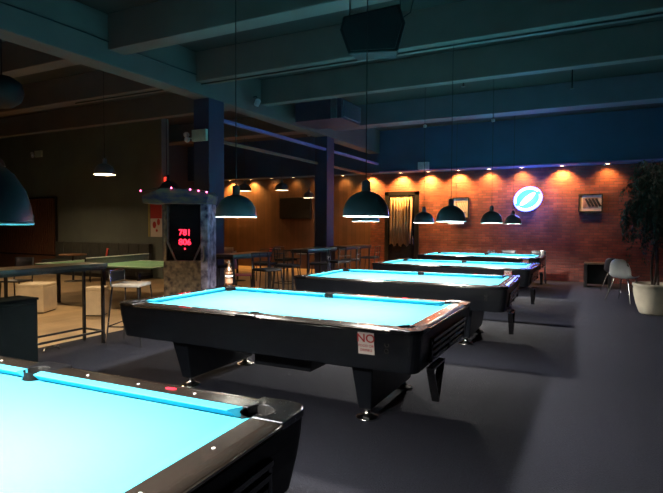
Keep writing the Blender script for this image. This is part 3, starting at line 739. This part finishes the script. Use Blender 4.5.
# table tennis table
t = empty('table_tennis_table', (-8.55, 7.35, 0), 'green table tennis table with white edged net in the lounge', 'table tennis table', rz=math.radians(8))
TL, TW = 1.37, .76
MB().box(-TL, -TW, .735, TL, TW, .76).build('tabletop', 'green_top', t)
MB().box(-TL, -TW, .760, TL, -TW + .02, .7615).box(-TL, TW - .02, .760, TL, TW, .7615).box(-TL, -TW, .760, -TL + .02, TW, .7616).box(TL - .02, -TW, .760, TL, TW, .7616).box(-TL, -.0015, .760, TL, .0015, .7615).build('boundary_lines', 'white_line', t)
MB().box(-.003, -TW - .12, .775, .003, TW + .12, .895).build('net', 'net', t); MB().box(-.006, -TW - .12, .895, .006, TW + .12, .91).build('net_tape', 'white_line', t)
for sy in (-1, 1): MB().tube([(0, sy * (TW + .13), .73), (0, sy * (TW + .13), .915)], .012, 8).box(-.02, sy * (TW + .06) - .08, .715, .02, sy * (TW + .06) + .08, .735).build('net_post', 'metal_black', t)
for sx in (-1, 1):
    for sy in (-1, 1): MB().box(sx * .95 - .025, sy * .6 - .025, 0, sx * .95 + .025, sy * .6 + .025, .735).build('leg', 'metal_black', t)
MB().box(-TL + .05, -TW + .03, .67, TL - .05, -TW + .06, .735).box(-TL + .05, TW - .06, .67, TL - .05, TW - .03, .735).build('underframe', 'metal_black', t)

for x, y, w, h, rz, lab in ((-8.75, 5.75, .23, .50, .5, 'cream laminate cube seat on the wood floor left of the chrome stool'), (-7.55, 6.0, .15, .48, .5, 'smaller cream cube seat on the wood floor behind the chrome stool')):
    t = empty('cube_seat', (x, y, 0), lab, 'seat', rz, 'cream cube seats')
    MB().box(-w, -w, .02, w, w, h - .05).build('body', 'white_lam', t, bevel=.008)
    MB().box(-w, -w, h - .05, w, w, h).build('seat_pad', 'white_lam', t, bevel=.015)
    MB().box(-w + .02, -w + .02, 0, w - .02, w - .02, .02).build('plinth', 'metal_black', t)

def cafe_table(loc, top, label, r=.34, h=.73):
    t = empty('cafe_table', loc, label, 'table', group='round lounge tables')
    MB().lathe([(.001, h - .03), (r, h - .03), (r + .004, h - .015), (r, h), (.001, h)], n=32).build('tabletop', top, t)
    MB().tube([(0, 0, .03), (0, 0, h - .03)], .03, 12).build('pedestal', 'metal_black', t)
    MB().lathe([(.001, 0), (.23, 0), (.23, .012), (.05, .03), (.001, .03)], n=28).build('base', 'metal_black', t)
def chair(mat, label=None, group='lounge chairs'):
    t = empty('chair', (0, 0, 0), label or 'x', 'chair', group=group)
    MB().box(-.20, -.20, .43, .20, .20, .46).build('seat', mat, t, bevel=.012)
    R = []
    for z, y in ((.55, .20), (.65, .215), (.78, .235), (.88, .25)): R.append([(-.19 + .38 * i / 10, y - .03 * (1 - ((i - 5) / 5.) ** 2) * -1, z) for i in range(11)])
    b = MB().rings(R, False, False).build('backrest', mat, t); m_ = b.modifiers.new('thick', 'SOLIDIFY'); m_.thickness = .016
    for sx in (-1, 1):
        for sy in (-1, 1):
            if sy < 0: MB().tube([(sx * .20, -.20, 0), (sx * .18, -.18, .43)], .012, 8).build('leg', 'metal_black', t)
            else: MB().tube([(sx * .20, .23, 0), (sx * .185, .19, .44), (sx * .18, .25, .86)], .012, 8).build('leg', 'metal_black', t)
    return t
cafe_table((-9.4, 5.6, 0), 'red_seat', 'round table with red top in the lounge behind the left bar table')
cafe_table((-7.6, 9.0, 0), 'wood', 'round wooden table in the lounge between the blue columns, nearer one')
cafe_table((-8.9, 11.6, 0), 'wood', 'round wooden table in the lounge between the blue columns, farther one')
cafe_table((-7.4, 12.9, 0), 'table_dark', 'round dark table in the lounge behind the far blue column')
cafe_table((-12.6, 9.3, 0), 'wood', 'round wooden table in front of the long booth bench')
ch = {}
for i, (mat, x, y, rz, lab) in enumerate((
        ('magenta_seat', -6.95, 9.3, 2.0, 'mauve plastic chair in the lounge just left of centre behind the second table'),
        ('wood', -8.2, 9.5, .6, 'wooden chair at the nearer lounge table, far side'),
        ('wood', -8.15, 8.8, 1.9, 'wooden chair at the nearer lounge table, near side'),
        ('red_seat', -8.35, 12.0, -.8, 'red chair at the farther lounge table'),
        ('wood', -9.5, 11.9, .7, 'wooden chair left of the farther lounge table'),
        ('wood', -9.1, 10.9, 3.0, 'wooden chair at the near side of the farther lounge table'),
        ('wood', -6.95, 13.4, -.9, 'wooden chair near the panelled wall behind the far blue column'),
        ('black_shell', -7.95, 12.5, 1.6, 'black chair beside the round dark lounge table'),
        ('black_shell', -9.9, 6.1, .4, 'black chair left of the red topped table'),
        ('red_seat', -12.0, 9.6, -.6, 'red chair pulled up near the booth bench'),
        ('black_shell', -8.9, 4.95, 2.6, 'black chair on the near side of the red topped table'),
        ('wood', -7.3, 11.2, .3, 'wooden chair standing alone in the lounge between the blue columns'),
        ('black_shell', -8.3, 10.3, -1.2, 'black chair in the lounge between the nearer and farther wooden tables'),
        ('black_shell', -2.25, 15.1, 3.1, 'black chair against the brick wall behind the farthest pool table, left one'),
        ('black_shell', -1.55, 15.15, 3.3, 'black chair against the brick wall behind the farthest pool table, right one'))):
    if mat not in ch: ch[mat] = chair(mat); place(ch[mat], False, (x, y, 0), rz, lab)
    else: place(ch[mat], True, (x, y, 0), rz, lab)

# ------------------------------------------------------------------ right side: shell chairs, side table, plant
def shell_chair(mat, label, loc, rz):
    t = empty('shell_chair', loc, label, 'chair', rz, 'rounded shell chairs')
    R = []
    prof = [(-.20, .440, .17), (-.10, .425, .20), (.02, .42, .21), (.12, .43, .215), (.18, .47, .215), (.215, .55, .21), (.235, .64, .20), (.25, .72, .175), (.258, .78, .12), (.26, .80, .05)]
    for y, z, w in prof: R.append([(w * math.sin((i - 6) / 6 * 1.35) / math.sin(1.35), y - .06 * (abs(i - 6) / 6) ** 2 * (1 if z > .5 else 0), z + .045 * (abs(i - 6) / 6) ** 2 * (1 if z < .5 else 0)) for i in range(13)])
    s = MB().rings(R, False, False).build('shell', mat, t); m_ = s.modifiers.new('thick', 'SOLIDIFY'); m_.thickness = .012
    m_ = s.modifiers.new('sub', 'SUBSURF'); m_.levels = 1; m_.render_levels = 1
    for sx in (-1, 1):
        for sy in (-1, 1): MB().tube([(sx * .24, sy * .22, 0), (sx * .13, sy * .12, .425)], .011, 8).build('leg', 'chrome', t)
    return t
shell_chair('grey_shell', 'pale grey shell chair with thin metal legs left of the potted plant', (.42, 12.3, 0), math.radians(148)).scale = (1.1, 1.1, 1.1)
shell_chair('black_shell', 'black shell chair between the small side table and the pale grey chair', (.30, 14.2, 0), math.radians(150))
t = empty('side_table', (-.10, 14.9, 0), 'small dark side table against the brick wall below the framed print', 'table')
MB().box(-.31, -.22, .58, .31, .22, .62).build('tabletop', 'table_dark', t, bevel=.004)
MB().box(-.31, -.22, 0, -.24, .22, .58).build('side_panel', 'metal_black', t); MB().box(.24, -.22, 0, .31, .22, .58).build('side_panel', 'metal_black', t)
MB().box(-.24, .18, .05, .24, .21, .58).build('back_panel', 'black_fabric', t)

# potted ficus
PX, PY = .83, 10.8
t = empty('potted_ficus', (PX, PY, 0), 'tall dark weeping ficus in a cream glazed pot at the right edge', 'potted plant')
MB().lathe([(.001, 0), (.22, 0), (.235, .02), (.29, .18), (.325, .34), (.335, .42), (.33, .47), (.345, .49), (.345, .53), (.32, .535), (.30, .52), (.30, .47), (.001, .47)], n=40).build('pot', 'pot', t)
MB().lathe([(.001, .49), (.15, .50), (.302, .475)], n=24).build('mulch', 'soil', t)
random.seed(3)
mb = MB()
for k in range(3):
    a = k * 2.1; pts = [(.05 * math.cos(a), .05 * math.sin(a), .46)]
    for j in range(1, 9): pts.append((.05 * math.cos(a + j * .9) + .015 * j * math.cos(a), .05 * math.sin(a + j * .9) + .015 * j * math.sin(a), .46 + j * .24))
    mb.tube(pts, [.024 - .002 * j for j in range(9)], 8)
mb.build('trunk', 'bark', t)
mb = MB(); lv = MB()
for b in range(115):
    a = random.random() * 2 * PI; z0 = random.uniform(1.25, 2.45); rr = random.uniform(.25, .60) * (1 - .35 * abs(z0 - 1.9)) 
    if random.random() < .2: rr *= .5
    zt = z0 + random.uniform(.05, .35); ca, sa = math.cos(a), math.sin(a)
    drop = random.uniform(.2, .6)
    pts = [(ca * .06, sa * .06, z0), (ca * rr * .6, sa * rr * .6, zt), (ca * rr, sa * rr, zt - .08), (ca * rr * 1.12, sa * rr * 1.12, zt - .08 - drop)]
    mb.tube(pts, [.008, .006, .004, .002], 5, False)
    for s in range(56):
        u = .25 + .75 * random.random(); k = min(2, int(u * 3)); f = u * 3 - k
        p = [pts[k][q] * (1 - f) + pts[k + 1][q] * f + random.uniform(-.045, .045) for q in range(3)]
        ln = random.uniform(.05, .085); w = ln * .22
        d = Vector((random.uniform(-1, 1), random.uniform(-1, 1), random.uniform(-2.2, -.2))).normalized()
        sd = d.cross(Vector((random.uniform(-1, 1), random.uniform(-1, 1), .3))).normalized()
        P = Vector(p); q1 = P + d * ln * .45 + sd * w; q2 = P + d * ln * .45 - sd * w; q3 = P + d * ln
        lv.add([P, q1, q3, q2], [(0, 1, 2), (0, 2, 3)])
mb.build('branches', 'bark', t); lv.build('foliage', 'leaf', t)
# patterned panel standing at the wall behind the plant
t = empty('patterned_panel', (1.78, 15.85, 0), 'pale panel with brown pattern leaning at the brick wall behind the plant', 'panel')
MB().box(-.25, -.03, 0, .25, .03, .78).build('board', 'white_lam', t, bevel=.006)
m = pmat('brown_swirl_print', (.55, .40, .26), .7, col2=(.30, .12, .06), scale=9)
MB().box(-.20, -.036, .10, .20, -.030, .60).build('pattern', m, t)

# bottle on the second table's far left corner, cup on the farthest
t = empty('beer_bottle', (-3.935, 4.965, .8085), 'brown bottle with orange and white labels on the far left corner of the second table', 'bottle')
MB().lathe([(.001, 0), (.042, 0), (.045, .01), (.045, .16), (.038, .19), (.018, .225), (.017, .285), (.019, .288), (.019, .30), (.001, .30)], n=24).build('glass', 'bottle', t)
part_label(MB().lathe([(.0462, .03), (.0462, .085)], n=24).build('label', 'label_orange', t), 'orange and white label')
part_label(MB().lathe([(.0462, .105), (.0462, .125)], n=24).build('label', 'paper', t), 'white band'); MB().lathe([(.0462, .145), (.0462, .158)], n=24).build('label', 'label_orange', t)
t = empty('paper_cup', (-1.36, 14.32, .8075), 'small pale cup on the far right corner of the farthest pool table', 'cup')
MB().lathe([(.001, 0), (.03, 0), (.042, .11), (.044, .112), (.040, .11), (.028, .006)], n=20).build('body', 'white_seat', t)
t = empty('ball_tray', (-2.62, 14.33, .8075), 'small black tray of things on the far rail of the farthest pool table', 'tray')
MB().box(-.13, -.04, 0, .13, .04, .03).build('tray', 'metal_black', t, bevel=.006)
MB().ball((-.07, 0, .055), .028, 12, 8).ball((.0, 0, .055), .028, 12, 8).ball((.07, 0, .055), .028, 12, 8).build('contents', 'black_gloss', t)

# ------------------------------------------------------------------ world and exposure
w = bpy.data.worlds.new('world'); SC.world = w; w.use_nodes = True
bg = w.node_tree.nodes['Background']; bg.inputs['Color'].default_value = (.25, .45, .62, 1); bg.inputs['Strength'].default_value = .014
SC.view_settings.view_transform = 'Standard'; SC.view_settings.look = 'None'; SC.view_settings.exposure = 0; SC.view_settings.gamma = 1
SC.view_settings.use_curve_mapping = False
